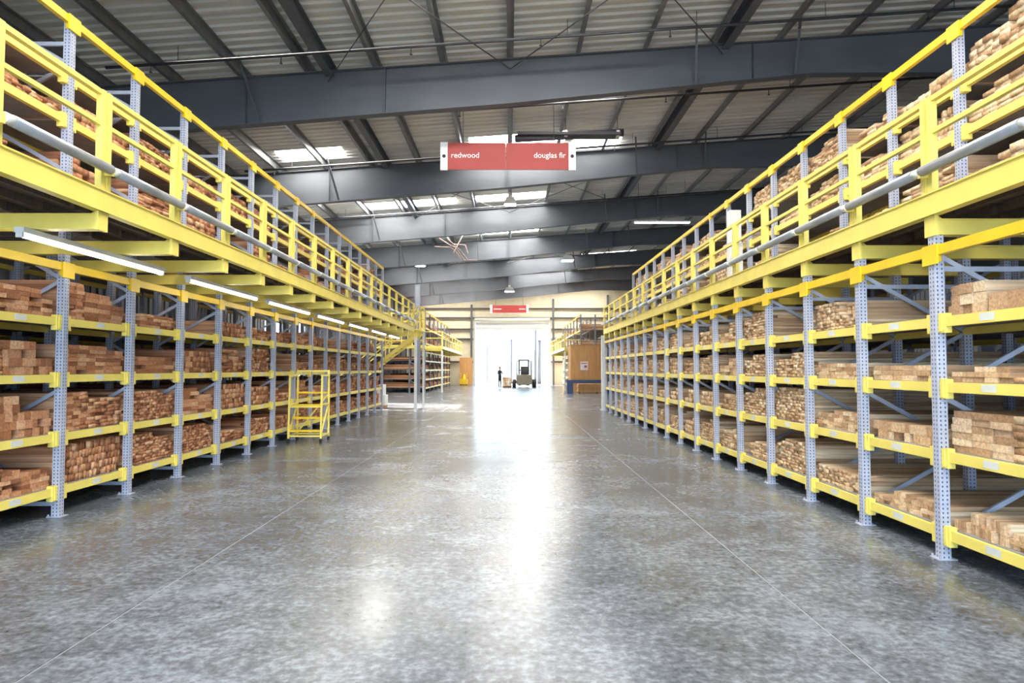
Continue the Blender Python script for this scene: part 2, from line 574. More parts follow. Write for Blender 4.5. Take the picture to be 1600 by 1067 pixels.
def stack(kind, s, xf, y0, y1, z0, h, bw, bh, depth, info):
    """lay boards side by side from y0 to y1 in courses up to height h; their ends face the aisle"""
    z = z0
    rows = max(1, int(round(h / bh)))
    cut = y1
    for r in range(rows):
        hh = bh * random.uniform(0.96, 1.0)
        y = y0 + random.uniform(0, 0.02)
        last = r >= rows - 2
        if last and rows > 1 and random.random() < 0.45:
            cut = min(cut, y1 - random.uniform(0.05, 0.5) * (y1 - y0))
        nb = max(1, int(round((y1 - y) / bw)))
        ws = [random.uniform(0.9, 1.1) for _ in range(nb)]
        tot = sum(ws)
        span = y1 - y
        for w in ws:
            w = w / tot * span
            if y + w > cut + 0.01 and cut < y1:
                break
            off = random.uniform(0.0, 0.035) + (random.random() < 0.05) * 0.08
            L = depth * random.uniform(0.96, 1.0)
            xa, xb = xf + s * off, xf + s * L
            PILE[kind].append((min(xa, xb), max(xa, xb), y + 0.0015, y + w - 0.0015, z + 0.0008, z + hh - 0.0008, info))
            y += w
        z += hh


SIZES = [(0.09, 0.042), (0.095, 0.09), (0.14, 0.045), (0.19, 0.05), (0.115, 0.06), (0.045, 0.09), (0.24, 0.06), (0.14, 0.09)]


def fill_bay(kind, s, xf, y0, y1, z0, clear, depth, info, force=None, rich=True):
    w = y1 - y0
    if force is not None:
        for (a, b_, h, sz) in force:
            stack(kind, s, xf, y0 + a * w, y0 + b_ * w, z0, h, sz[0], sz[1], depth, info)
        return
    mode = random.random()
    if mode < 0.07:
        return
    h = clear * random.uniform(0.55, 0.95)
    if mode < 0.55:
        sz = random.choice(SIZES)
        stack(kind, s, xf, y0, y1, z0, h, sz[0], sz[1], depth, info)
    else:
        c = random.uniform(0.35, 0.65)
        sz = random.choice(SIZES)
        stack(kind, s, xf, y0, y0 + c * w - 0.01, z0, h, sz[0], sz[1], depth, info)
        sz = random.choice(SIZES)
        stack(kind, s, xf, y0 + c * w + 0.01, y1, z0, h * random.uniform(0.5, 1.0), sz[0], sz[1], depth, info)


# ------------------------------------------------------------------ racks
PW = 0.085                                # post width
BEAM_H = 0.088


def post_mesh(h):
    b = MB().box(-PW / 2, PW / 2, -PW / 2, PW / 2, 0, h)
    return b.mesh('post', 'post_blue')


def beam_mesh(L, m, name='beam'):
    """stepped box beam: a ledge on the inside carries the deck; local x inward from the aisle"""
    b = MB().prism([(-0.042, -BEAM_H / 2), (0.012, -BEAM_H / 2), (0.012, BEAM_H / 2 - 0.028), (-0.012, BEAM_H / 2 - 0.028), (-0.012, BEAM_H / 2), (-0.042, BEAM_H / 2)], 1, -L / 2, L / 2)
    return b.mesh(name, m)


def connector_mesh(m):
    if m == 'golden':             # collar that wraps the front of the post
        return MB().box(-0.062, -0.0435, -0.06, PW / 2 + 0.001, -0.125, 0.05).box(-0.0435, 0.01, -0.02, -0.0, -0.10, 0.05).mesh('connector', m)
    b = MB().box(-0.056, 0.01, -0.080, 0.0, -0.098, 0.072)
    b.box(-0.066, -0.056, -0.050, -0.012, -0.085, 0.06)
    return b.mesh('connector', m)


ME = {}


def cached(key, fn):
    if key not in ME:
        ME[key] = fn()
    return ME[key]


def build_rack(root, s, rows, y0, pitch, n, levels, top_rail=None, near=8, depth_deck=3.5, back_levels=True):
    """rows: list of (x, height); levels: list of (front x, z, material). n bays, first post at y0."""
    for k in range(n + 1):
        y = y0 + pitch * k
        fr = put('upright_frame', None, root, (0, y, 0))
        for i, (x, h) in enumerate(rows):
            put('post', cached(('post', h), lambda: post_mesh(h)), fr, (x, 0, 0))
            put('base_plate', cached('base', lambda: MB().box(-0.08, 0.08, -0.07, 0.07, 0, 0.008)
                                     .box(-0.07, -0.055, -0.065, -0.05, 0.008, 0.03).box(-0.07, -0.055, 0.05, 0.065, 0.008, 0.03)
                                     .mesh('base_plate', 'brace_blue')), fr, (x, 0, 0))
        for (xa, ha), (xb, hb) in ((rows[0], rows[1]), (rows[2], rows[3])):
            h = min(ha, hb)
            full = (xa, ha) == rows[0]
            zs = np.arange(0.18, h - 0.5, 0.62)
            flip = 0
            for z in zs:
                p, q = (xa, z), (xb, z + 0.62)
                if flip:
                    p, q = (xb, z), (xa, z + 0.62)
                if q[1] > h - 0.02 and p[1] > h - 0.02:
                    break
                if full or k < 6:
                    MB().bar((p[0], 0, p[1]), (q[0], 0, q[1]), 0.028, 0.042).obj('brace', 'brace_blue', fr)
                flip = 1 - flip
            if full:
                for z in (0.14, h - 0.30):
                    MB().bar((xa, 0, z), (xb, 0, z), 0.03, 0.045).obj('brace', 'brace_blue', fr)
        if k == n:
            break
        for (xf, z, m, deck) in levels:
            L = pitch - PW - 0.004
            bm = put('beam', cached(('beam', L, m), lambda: beam_mesh(L, m)), root, (xf + s * (0.035 if m == 'yellow' else 0.0), y + pitch / 2, z), scale=(s, 1, 1))
            for sg in (-1, 1):
                if k < near:
                    put('connector', cached(('con', m), lambda: connector_mesh(m)), bm, (0, sg * (pitch / 2 - PW / 2 - 0.001), 0), scale=(1, sg, 1))
            if k < near and deck and z < 3:
                put('price_tag', cached('tag', lambda: MB().box(-0.0445, -0.0424, -0.085, 0.085, -0.03, 0.03).mesh('price_tag', 'tag')),
                    bm, (0, 0.02, 0.004))
            if back_levels and deck:
                put('rear_beam', cached(('beam', L, m), lambda: beam_mesh(L, m)), root, (xf + s * 1.07, y + pitch / 2, z - 0.005), scale=(-s, 1, 1))
                put('rear_beam', cached(('beam', L, m), lambda: beam_mesh(L, m)), root, (xf + s * 3.57, y + pitch / 2, z - 0.005), scale=(-s, 1, 1))
            if deck:
                put('shelf_panel', cached(('deck', L, depth_deck), lambda: MB().box(0.016, depth_deck, -L / 2, L / 2, -0.0, 0.012)
                                          .box(0.016, 0.05, -L / 2, L / 2, -0.02, 0).mesh('shelf_panel', 'deck_steel')),
                    root, (xf + s * 0.035, y + pitch / 2, z + BEAM_H / 2 - 0.012), scale=(s, 1, 1))
                # boards on that shelf are laid by the caller


# left rack: same posts carry the low and the high shelves
LZ = [0.28, 0.88, 1.54, 2.18]
LUP = [3.40, 4.48, 4.99]
NL = 16
YLS = YL0 - PL * 2
rl = thing('lumber_rack', 'long blue and yellow rack of redwood along the left side of the aisle', 'rack', (0, 0, 0))
build_rack(rl, -1, [(XL, 5.68), (XL - 1.07, 5.68), (XL - 2.5, 5.68), (XL - 3.57, 5.68)], YLS, PL, NL,
           [(XL, z, 'yellow', True) for z in LZ + LUP] + [(XL, 2.80, 'golden', False), (XL, 5.64, 'golden', False)], near=9)
# right rack: low front posts, tall second row that carries the high shelves
RZ = [0.22, 0.89, 1.49, 2.06]
RUP = [3.30, 4.20, 4.72]
NR = 17
YRS = YR0 - PR
rr = thing('lumber_rack', 'long blue and yellow rack of pale fir along the right side of the aisle', 'rack', (0, 0, 0))
build_rack(rr, 1, [(XR, 2.83), (XRB, 5.40), (XRB + 1.4, 5.40), (XRB + 2.47, 5.40)], YRS, PR, NR,
           [(XR, z, 'yellow', True) for z in RZ] + [(XRB, z, 'yellow', True) for z in RUP] +
           [(XR, 2.69, 'golden', False), (XRB, 5.36, 'golden', False)], near=9)

S9, S4, S6, S8, S10, S44, S2 = (0.09, 0.042), (0.095, 0.09), (0.14, 0.045), (0.19, 0.05), (0.24, 0.06), (0.14, 0.09), (0.045, 0.09)
# boards chosen by eye for the nearest bays: {(level, bay): [(from, to, height, size)]}
LF = {(0, 1): [(0, 1, 0.31, S6)], (1, 1): [(0, 1, 0.46, S4)], (2, 1): [(0, 0.42, 0.30, S9), (0.43, 1, 0.36, S4)], (3, 1): [(0.0, 1, 0.30, S8)],
      (0, 2): [(0, 1, 0.42, S2)], (1, 2): [(0, 1, 0.46, S6)], (2, 2): [(0, 1, 0.36, S8)], (3, 2): [(0, 0.35, 0.44, S6), (0.36, 1, 0.36, S10)],
      (0, 3): [(0, 1, 0.44, S9)], (1, 3): [(0, 1, 0.44, S9)], (2, 3): [(0, 1, 0.24, S10)], (3, 3): [(0.25, 1, 0.20, S8)],
      (0, 4): [(0, 1, 0.42, S9)], (1, 4): [(0, 1, 0.42, S10)], (2, 4): [(0, 1, 0.36, S44)], (3, 4): []}
RF = {(0, 0): [(0, 0.45, 0.13, S9), (0.46, 1, 0.17, S2)], (1, 0): [(0, 1, 0.37, S10)], (2, 0): [(0, 0.4, 0.16, S8), (0.4, 1, 0.14, S6)],
      (3, 0): [(0, 0.6, 0.30, (0.27, 0.15)), (0.61, 1, 0.24, S44)],
      (0, 1): [(0, 1, 0.15, S9)], (1, 1): [(0, 1, 0.19, S4)], (2, 1): [(0, 1, 0.17, S8)], (3, 1): [],
      (0, 2): [(0, 1, 0.20, S9)], (1, 2): [(0, 1, 0.21, S6)], (2, 2): [(0, 1, 0.20, S6)], (3, 2): [(0, 0.5, 0.30, S9), (0.5, 1, 0.34, S9)],
      (0, 3): [(0, 1, 0.43, S9)], (1, 3): [(0, 1, 0.45, S9)], (2, 3): [(0, 1, 0.34, S9)], (3, 3): [(0, 0.12, 0.28, S9)],
      (0, 4): [(0, 0.9, 0.24, S9)], (1, 4): [(0, 1, 0.42, S9)], (2, 4): [(0, 1, 0.34, S9)], (3, 4): [(0, 1, 0.44, S9)]}
LEV = ['bottom', 'second', 'third', 'fourth']
for k in range(NL):
    for i, z in enumerate(LZ):
        a, b_ = YLS + PL * k + 0.05, YLS + PL * (k + 1) - 0.05
        clear = (LZ + [2.70])[i + 1] - z - 0.11
        fill_bay('redwood', -1, XL - 0.06, a, b_, z + 0.0455, clear, 3.55, ('L', i, k), LF.get((i, k)))
    for j, z in enumerate(LUP):
        a, b_ = YLS + PL * k + 0.05, YLS + PL * (k + 1) - 0.05
        clear = (0.85, 0.39, 0.40)[j]
        if j == 2 and random.random() < 0.75:
            continue
        fill_bay('redwood', -1, XL - 0.06, a, b_, z + 0.0455, clear, 3.55, ('LU', j, k))
for k in range(NR):
    for i, z in enumerate(RZ):
        a, b_ = YRS + PR * k + 0.05, YRS + PR * (k + 1) - 0.05
        clear = (RZ + [2.62])[i + 1] - z - 0.11
        fill_bay('fir', 1, XR + 0.06, a, b_, z + 0.0455, clear, 4.0, ('R', i, k), RF.get((i, k)))
    for j, z in enumerate(RUP):
        a, b_ = YRS + PR * k + 0.05, YRS + PR * (k + 1) - 0.05
        clear = (0.75, 0.40, 0.50)[j]
        force = None
        if j == 2:
            if k in (2, 9, 10):
                force = [(0, 1, 0.30, S44)]
            elif k in (5, 6):
                force = [(0, 1, 0.42, S9)]
            elif k == 7:
                force = []
        fill_bay('fir', 1, XRB + 0.06, a, b_, z + 0.0455, clear, 3.4, ('RU', j, k), force)


# ------------------------------------------------------------------ walkways
def walkway(name, label, s, xe, xr, y0, pitch, n, zf, ztop, xdeep, y_end, zc0, zc1):
    root = thing(name, label, 'walkway')
    ze0, ze1 = zf - 0.17, zf + 0.03
    for k in range(n + 1):
        y = y0 + pitch * k
        yn = min(y + pitch, y_end)
        # cross beam with its end bracket
        b = MB().box(min(xe + s * 0.02, xdeep), max(xe + s * 0.02, xdeep), y - 0.045, y + 0.045, zc0, zc1 - 0.012)
        b.box(min(xe + s * 0.02, xdeep), max(xe + s * 0.02, xdeep), y - 0.06, y + 0.06, zc1 - 0.012, zc1)
        b.box(min(xe + s * 0.02, xdeep), max(xe + s * 0.02, xdeep), y - 0.06, y + 0.06, zc0 - 0.012, zc0)
        cb = b.obj('cross_beam', 'yellow', root)
        MB().box(min(xe - s * 0.012, xe + s * 0.02), max(xe - s * 0.012, xe + s * 0.02), y - 0.075, y + 0.075, zc0 - 0.02, ze0 + 0.05) \
            .prism([(xe + s * 0.02, zc1 + 0.002), (xe + s * 0.16, zc1 + 0.002), (xe + s * 0.02, ze0 + 0.08)], 1, y + 0.046, y + 0.058).obj('bracket', 'yellow', cb)
        # double guard post tied by a plate
        for g in (-1, 1):
            MB().box(xe - 0.03, xe + 0.03, y + g * 0.047 - 0.03, y + g * 0.047 + 0.03, ze0, ztop).obj('guard_post', 'yellow', root)
        MB().box(xe - s * 0.012 - 0.006, xe - s * 0.012 + 0.006, y - 0.017, y + 0.017, ze1, zf + 0.58).obj('tie_plate', 'yellow', root)
        if k == n or yn - y < 0.2:
            continue
        ya, yb = y + 0.08, yn - 0.08
        # edge channel, deck panel, rails, roller
        MB().box(xe - s * 0.035 - 0.006, xe - s * 0.035 + 0.006, y, yn, ze0, ze1) \
            .box(min(xe - s * 0.03, xe + s * 0.05), max(xe - s * 0.03, xe + s * 0.05), y, yn, ze0, ze0 + 0.014) \
            .box(min(xe - s * 0.03, xe - s * 0.055), max(xe - s * 0.03, xe - s * 0.055), y, yn, ze1 - 0.014, ze1) \
            .obj('edge_channel', 'yellow', root)
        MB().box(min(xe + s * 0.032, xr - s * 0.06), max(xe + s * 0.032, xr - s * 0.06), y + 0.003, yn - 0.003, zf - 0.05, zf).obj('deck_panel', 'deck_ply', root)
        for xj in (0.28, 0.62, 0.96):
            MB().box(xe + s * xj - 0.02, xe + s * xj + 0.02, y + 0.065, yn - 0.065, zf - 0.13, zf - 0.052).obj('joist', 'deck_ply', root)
        MB().box(xe - 0.025, xe + 0.025, ya, yb, ztop - 0.05, ztop - 0.005).obj('top_rail', 'yellow', root)
        MB().box(xe - 0.02, xe + 0.02, ya, yb, ztop - 0.34, ztop - 0.30).obj('mid_rail', 'yellow', root)
        ro = MB().tube((xe - s * 0.085, y + 0.09, zf + 0.225), (xe - s * 0.085, yn - 0.03, zf + 0.225), 0.047, 14).obj('roller', 'roller_steel', root, smooth=True)
        MB().tube((xe - s * 0.085, y + 0.01, zf + 0.225), (xe - s * 0.085, y + 0.09, zf + 0.225), 0.040, 12).obj('roller_cap', 'white_plastic', ro, smooth=True)
        MB().box(min(xe - s * 0.03, xe - s * 0.10), max(xe - s * 0.03, xe - s * 0.10), y - 0.03, y + 0.01, zf + 0.17, zf + 0.25).obj('roller_bracket', 'yellow', ro)
    return root


wkl = walkway('raised_walkway', 'yellow railed walkway with grey rollers along the redwood racks on the left', -1, XEL, XL, YLS, PL, NL, 3.28, 4.25, XL - 1.0, 27.9, 2.955, 3.09)
wkr = walkway('raised_walkway', 'yellow railed walkway with grey rollers along the fir racks on the right', 1, XER, XRB, YRS, PR, NR, 3.17, 4.06, XRB + 0.9, 27.2, 2.84, 2.97)

# ------------------------------------------------------------------ fluorescent tubes under the left walkway
ORD = ['nearest the camera', 'second from the camera', 'third from the camera', 'fourth from the camera', 'fifth from the camera', 'sixth from the camera', 'farthest from the camera']
for i, (a, b_) in enumerate(((6.15, 8.70), (9.40, 11.95), (12.5, 15.1), (15.7, 18.2), (18.8, 21.3), (21.9, 24.4), (25.0, 27.4))):
    t = thing('strip_light', 'white fluorescent strip light under the left walkway, ' + ORD[i], 'light', (-4.44, a, 2.885), 'fluorescent strips under the left walkway')
    L = b_ - a
    MB().box(-0.045, 0.045, 0, L, 0.0, 0.05).obj('housing', 'fixture', t)
    MB().tube((0, 0.03, -0.022), (0, L - 0.03, -0.022), 0.02, 10).obj('tube', 'tube_white', t, smooth=True)
    MB().box(-0.03, 0.03, 0.0, 0.028, -0.045, 0.0).box(-0.03, 0.03, L - 0.028, L, -0.045, 0).obj('lamp_holder', 'fixture', t)

# ------------------------------------------------------------------ hanging signs


def text(body, size, loc, parent, m, align):
    c = bpy.data.curves.new('lettering', 'FONT')
    c.body = body
    c.size = size
    c.align_x = align
    c.align_y = 'CENTER'
    c.extrude = 0.002
    c.offset = 0.0015
    c.materials.append(M[m])
    o = bpy.data.objects.new('lettering_source', c)
    COL.objects.link(o)
    dgx = bpy.context.evaluated_depsgraph_get()
    me = bpy.data.meshes.new_from_object(o.evaluated_get(dgx))
    bpy.data.objects.remove(o)
    return put('lettering', me, parent, loc, rot=(math.radians(90), 0, 0))


sg = thing('aisle_sign', 'large red hanging sign reading redwood and douglas fir', 'sign', (0, 17.5, 6.8))
for a, b_ in ((-1.60, -0.10), (-0.09, 1.53)):
    MB().box(a, b_, -0.02, 0.02, 0.0, 0.70).obj('panel', 'sign_red', sg)
for a, b_ in ((-1.79, -1.602), (1.532, 1.72)):
    e = MB().box(a, b_, -0.025, 0.025, -0.015, 0.715).obj('end_cap', 'sign_white', sg)
    c = (a + b_) / 2
    MB().tube((c, -0.026, 0.35), (c, -0.032, 0.35), 0.045, 14).obj('dot', 'black', e)
for x, al, tx in ((-1.52, 'LEFT', 'redwood'), (1.46, 'RIGHT', 'douglas fir')):
    text(tx, 0.20, (x, -0.023, 0.37), sg, 'sign_white', al)
for x in (-1.2, 1.15):
    MB().tube((x, 0, 0.70), (x, 0, deck_z(x) - 0.02 - 6.8), 0.008, 6).obj('hanger', 'pipe_dark', sg)
s2 = thing('aisle_sign', 'small red hanging sign above the far bright doorway', 'sign', (-0.1, 60.5, 6.62))
MB().box(-1.42, 1.60, -0.03, 0.03, 0, 0.66).obj('panel', 'sign_red', s2)
for a, b_ in ((-1.62, -1.42), (1.60, 1.80)):
    MB().box(a, b_, -0.035, 0.035, -0.03, 0.69).obj('end_cap', 'sign_white', s2)
for a, b_ in ((-1.3, -0.6), (0.95, 1.5)):
    MB().box(a, b_, -0.036, -0.03, 0.29, 0.36).obj('marking', 'sign_white', s2)
for x in (-1.1, 1.3):
    MB().tube((x, 0, 0.66), (x, 0, deck_z(x) - 0.02 - 6.62), 0.015, 6).obj('hanger', 'pipe_dark', s2)

# ------------------------------------------------------------------ services under the roof


def zr(x, d=0.42):
    return deck_z(x) - d


for i, (y, x0, x1, wh, lab) in enumerate(((11.4, -9, 15, 0, 'thin dark sprinkler pipe crossing the roof nearest the camera'),
                                          (15.0, -9, 15, 0, 'dark sprinkler pipe crossing in front of the first rafter'),
                                          (18.9, -2.4, 15, 0, 'dark sprinkler pipe crossing just behind the first rafter'),
                                          (23.0, -9, 15, 0, 'dark sprinkler pipe crossing just before the second rafter'),
                                          (30.6, -9, 15, 0, 'dark sprinkler pipe crossing just before the third rafter'),
                                          (35.6, -9, 15, 1, 'pale pipe crossing behind the third rafter'),
                                          (43.0, -9, 15, 0, 'dark sprinkler pipe crossing far down the roof'))):
    t = thing('sprinkler_pipe', lab, 'pipe', (0, y, 0), 'sprinkler pipes under the roof')
    m = 'pipe_white' if wh else 'pipe_dark'
    MB().tube((x0, 0, zr(x0)), (x1, 0, zr(x1)), 0.036, 8).obj('pipe', m, t, smooth=True)
    x = x0 + 1.0
    while x < x1:
        MB().tube((x, 0, zr(x) - 0.16), (x, 0, zr(x) - 0.03), 0.012, 6).tube((x, 0, zr(x) - 0.18), (x, 0, zr(x) - 0.165), 0.035, 8).obj('sprinkler_head', m, t)
        MB().tube((x + 0.6, 0, zr(x + 0.6)), (x + 0.6, 0, deck_z(x + 0.6) - 0.03), 0.008, 6).obj('hanger', m, t)
        x += 2.9
ht = thing('radiant_heater', 'long dark radiant heater tube hung beneath the roof behind the red sign', 'heater', (0.05, 21.0, 0))
MB().tube((0.12, 0, zr(0.1, 0.62)), (3.5, 0, zr(0.1, 0.62) + 0.20), 0.12, 12).obj('heater_tube', 'pipe_dark', ht, smooth=True)
MB().prism([(-0.24, zr(0, 0.55)), (0.24, zr(0, 0.55)), (0.12, zr(0, 0.42)), (-0.12, zr(0, 0.42))], 0, 0.2, 3.4).obj('reflector', 'pipe_dark', ht)
for x in (1.7, 3.32):
    MB().box(x - 0.05, x + 0.05, -0.14, 0.14, zr(0, 0.62) + 0.03, zr(0, 0.62) + 0.24).obj('clamp', 'pipe_white', ht)
    MB().tube((x, 0, zr(0, 0.4)), (x, 0, deck_z(x) - 0.05), 0.01, 6).obj('hanger', 'pipe_dark', ht)


def high_bay(x, y, z, lab, w=0.5):
    t = thing('high_bay_light', lab, 'light', (x, y, z), 'high bay lights under the roof')
    MB().prism([(-w / 2, 0), (w / 2, 0), (w * 0.3, 0.28), (-w * 0.3, 0.28)], 1, -w / 2, w / 2).obj('shade', 'fixture', t)
    MB().box(-w * 0.42, w * 0.42, -w * 0.42, w * 0.42, -0.02, -0.002).obj('lens', 'tube_white', t)
    MB().box(-0.09, 0.09, -0.09, 0.09, 0.28, 0.5).obj('ballast', 'fixture', t)
    MB().tube((0, 0, 0.5), (0, 0, deck_z(x) - z - 0.03), 0.012, 6).obj('hanger', 'pipe_dark', t)


high_bay(0.03, 28.5, 8.55, 'square white high bay light hanging in the middle behind the red sign', 0.52)
high_bay(-6.0, 45.6, 8.55, 'white high bay light at the head of the grey column', 0.75)
high_bay(3.6, 42.2, 8.35, 'white high bay light hanging right of the middle, far down the roof', 0.8)
high_bay(0.0, 52.5, 7.6, 'white high bay light hanging above the far red sign', 0.8)
for i, (x0, x1, y, z, lab) in enumerate(((5.45, 7.9, 29.6, 8.05, 'twin tube strip light hanging over the right racks'),
                                         (1.15, 3.0, 39.5, 8.9, 'twin tube strip light beneath the roof beyond the third rafter'))):
    t = thing('strip_light', lab, 'light', (x0, y, z))
    L = x1 - x0
    MB().box(0, L, -0.10, 0.10, 0.0, 0.06).obj('housing', 'fixture', t)
    for g in (-0.05, 0.05):
        MB().tube((0.03, g, -0.022), (L / 2 - 0.02, g, -0.022), 0.02, 8).tube((L / 2 + 0.02, g, -0.022), (L - 0.03, g, -0.022), 0.02, 8).obj('tube', 'tube_white', t)
    for x in (0.2, L - 0.2):
        MB().tube((x, 0, 0.06), (x, 0, deck_z(x0 + x) - z - 0.04), 0.008, 6).obj('hanger', 'pipe_dark', t)
# cluster of conduits below the roof left of the middle
cn = thing('conduit_bundle', 'tangle of rust coloured conduits hanging left of the middle', 'pipes', (-3.6, 36.5, 0))
mat('rusty', (0.20, 0.145, 0.125), 0.6, var=0.2)
pts = [[(-1.2, 0, 8.75), (0.2, 0, 8.8), (0.35, 0, 8.55), (0.9, 0.4, 8.1), (1.3, 0.6, 7.6)],
       [(-0.2, 0.2, 8.7), (0.35, 0.2, 8.35), (0.7, 0.2, 8.2), (1.1, 0.5, 7.55), (1.9, 0.5, 7.55)],
       [(-0.5, 0.5, 8.3), (0.4, 0.5, 8.25), (0.75, 0.6, 7.95), (1.0, 0.6, 7.5)],
       [(0.1, 0.3, 8.95), (0.5, 0.3, 8.4), (1.2, 0.3, 8.35), (1.35, 0.3, 7.9)],
       [(1.1, 0.2, 8.9), (0.75, 0.1, 8.2), (0.6, 0.1, 7.9)]]
for x, y, z in ((-1.2, 0, 8.75), (0.1, 0.3, 8.95), (1.1, 0.2, 8.9), (1.88, 0.5, 7.56)):
    MB().tube((x, y, z), (x, y, deck_z(x - 3.6) - 0.02), 0.012, 6).obj('hanger', 'pipe_dark', cn)
for p in pts:
    b = MB()
    for q, r in zip(p[:-1], p[1:]):
        b.tube(q, r, 0.035, 7)
    b.obj('conduit', 'rusty', cn)

# ------------------------------------------------------------------ columns
for k, (x, lab) in ((4, (-6.3, 'grey steel column standing in the cross aisle on the left')),):
    t = thing('steel_column', lab, 'column', (x, FR0 + FRP * k, 0), kind='structure')
    MB().box(-0.19, -0.17, -0.13, 0.13, 0.02, 7.5).box(0.17, 0.19, -0.13, 0.13, 0.02, 7.5).box(-0.17, 0.17, -0.012, 0.012, 0.02, 7.5).obj('shaft', 'column_grey', t)
    MB().box(-0.28, 0.28, -0.22, 0.22, 0, 0.02).obj('base_plate', 'column_grey', t)
t = thing('end_post', 'white end post at the far end of the right rack', 'post', (XER + 0.02, 27.35, 0))
MB().box(-0.075, 0.075, -0.075, 0.075, 0.012, 2.98).obj('shaft', 'column_white', t)
MB().box(-0.13, 0.13, -0.13, 0.13, 0, 0.012).obj('base_plate', 'column_white', t)
t = thing('end_post', 'slim white post under the far end of the left walkway', 'post', (XEL, 27.75, 0))
MB().box(-0.05, 0.05, -0.05, 0.05, 0.012, 2.94).obj('shaft', 'column_white', t)
MB().box(-0.1, 0.1, -0.1, 0.1, 0, 0.012).obj('base_plate', 'column_white', t)

# ------------------------------------------------------------------ stair at the end of the left walkway
st = thing('metal_stair', 'yellow metal stair descending beside the end of the redwood rack', 'stairs', (0, 0, 0))
P0, P1 = (-3.75, 3.28), (-7.7, 0.0)
for y in (28.25, 29.15):
    MB().prism([(P0[0], P0[1] - 0.26), (P0[0], P0[1]), (P1[0] + 0.1, P1[1] + 0.12), (P1[0] - 0.1, P1[1])], 1, y - 0.02, y + 0.02).obj('stringer', 'yellow', st)
    for h in (0.5, 0.95):
        MB().bar((P0[0], y, P0[1] + h), (P1[0], y, P1[1] + h), 0.045).obj('handrail', 'yellow', st)
    for f in (0.02, 0.35, 0.68, 0.98):
        x = P0[0] + (P1[0] - P0[0]) * f
        z = P0[1] + (P1[1] - P0[1]) * f
        MB().bar((x, y, z - 0.05), (x, y, z + 0.95), 0.045).obj('stanchion', 'yellow', st)
for i in range(1, 17):
    f = i / 17
    x = P0[0] + (P1[0] - P0[0]) * f
    z = P0[1] + (P1[1] - P0[1]) * f
    MB().box(x - 0.12, x + 0.12, 28.27, 29.13, z - 0.03, z).obj('tread', 'deck_steel', st)
MB().box(-5.0, -3.6, 27.95, 29.2, 3.22, 3.28).obj('landing', 'yellow', st)
for x in (-3.64,):
    for z in (3.75, 4.2):
        MB().bar((x, 27.95, z), (x, 29.2, z), 0.045).obj('handrail', 'yellow', st)
    for y in (28.0, 29.15):
        MB().bar((x, y, 3.28), (x, y, 4.22), 0.05).obj('stanchion', 'yellow', st)
for x, y in ((-3.66, 29.1),):
    MB().box(x - 0.04, x + 0.04, y - 0.04, y + 0.04, 0, 3.22).obj('support_leg', 'column_white', st)
wp = thing('wrapped_pallet', 'white wrapped pallet load glaring in the sun under the yellow stair', 'pallet', (-5.75, 28.75, 0))
for x in (-0.5, 0, 0.5):
    MB().box(x - 0.05, x + 0.05, -0.4, 0.4, 0, 0.1).obj('skid', 'plywood', wp)
MB().box(-0.6, 0.6, -0.4, 0.4, 0.1, 0.13).obj('pallet_deck', 'plywood', wp)
MB().box(-0.58, 0.58, -0.38, 0.38, 0.13, 0.55).box(-0.55, 0.50, -0.36, 0.36, 0.55, 0.98).obj('load', 'wrap', wp)

# ------------------------------------------------------------------ racks beyond the cross aisle


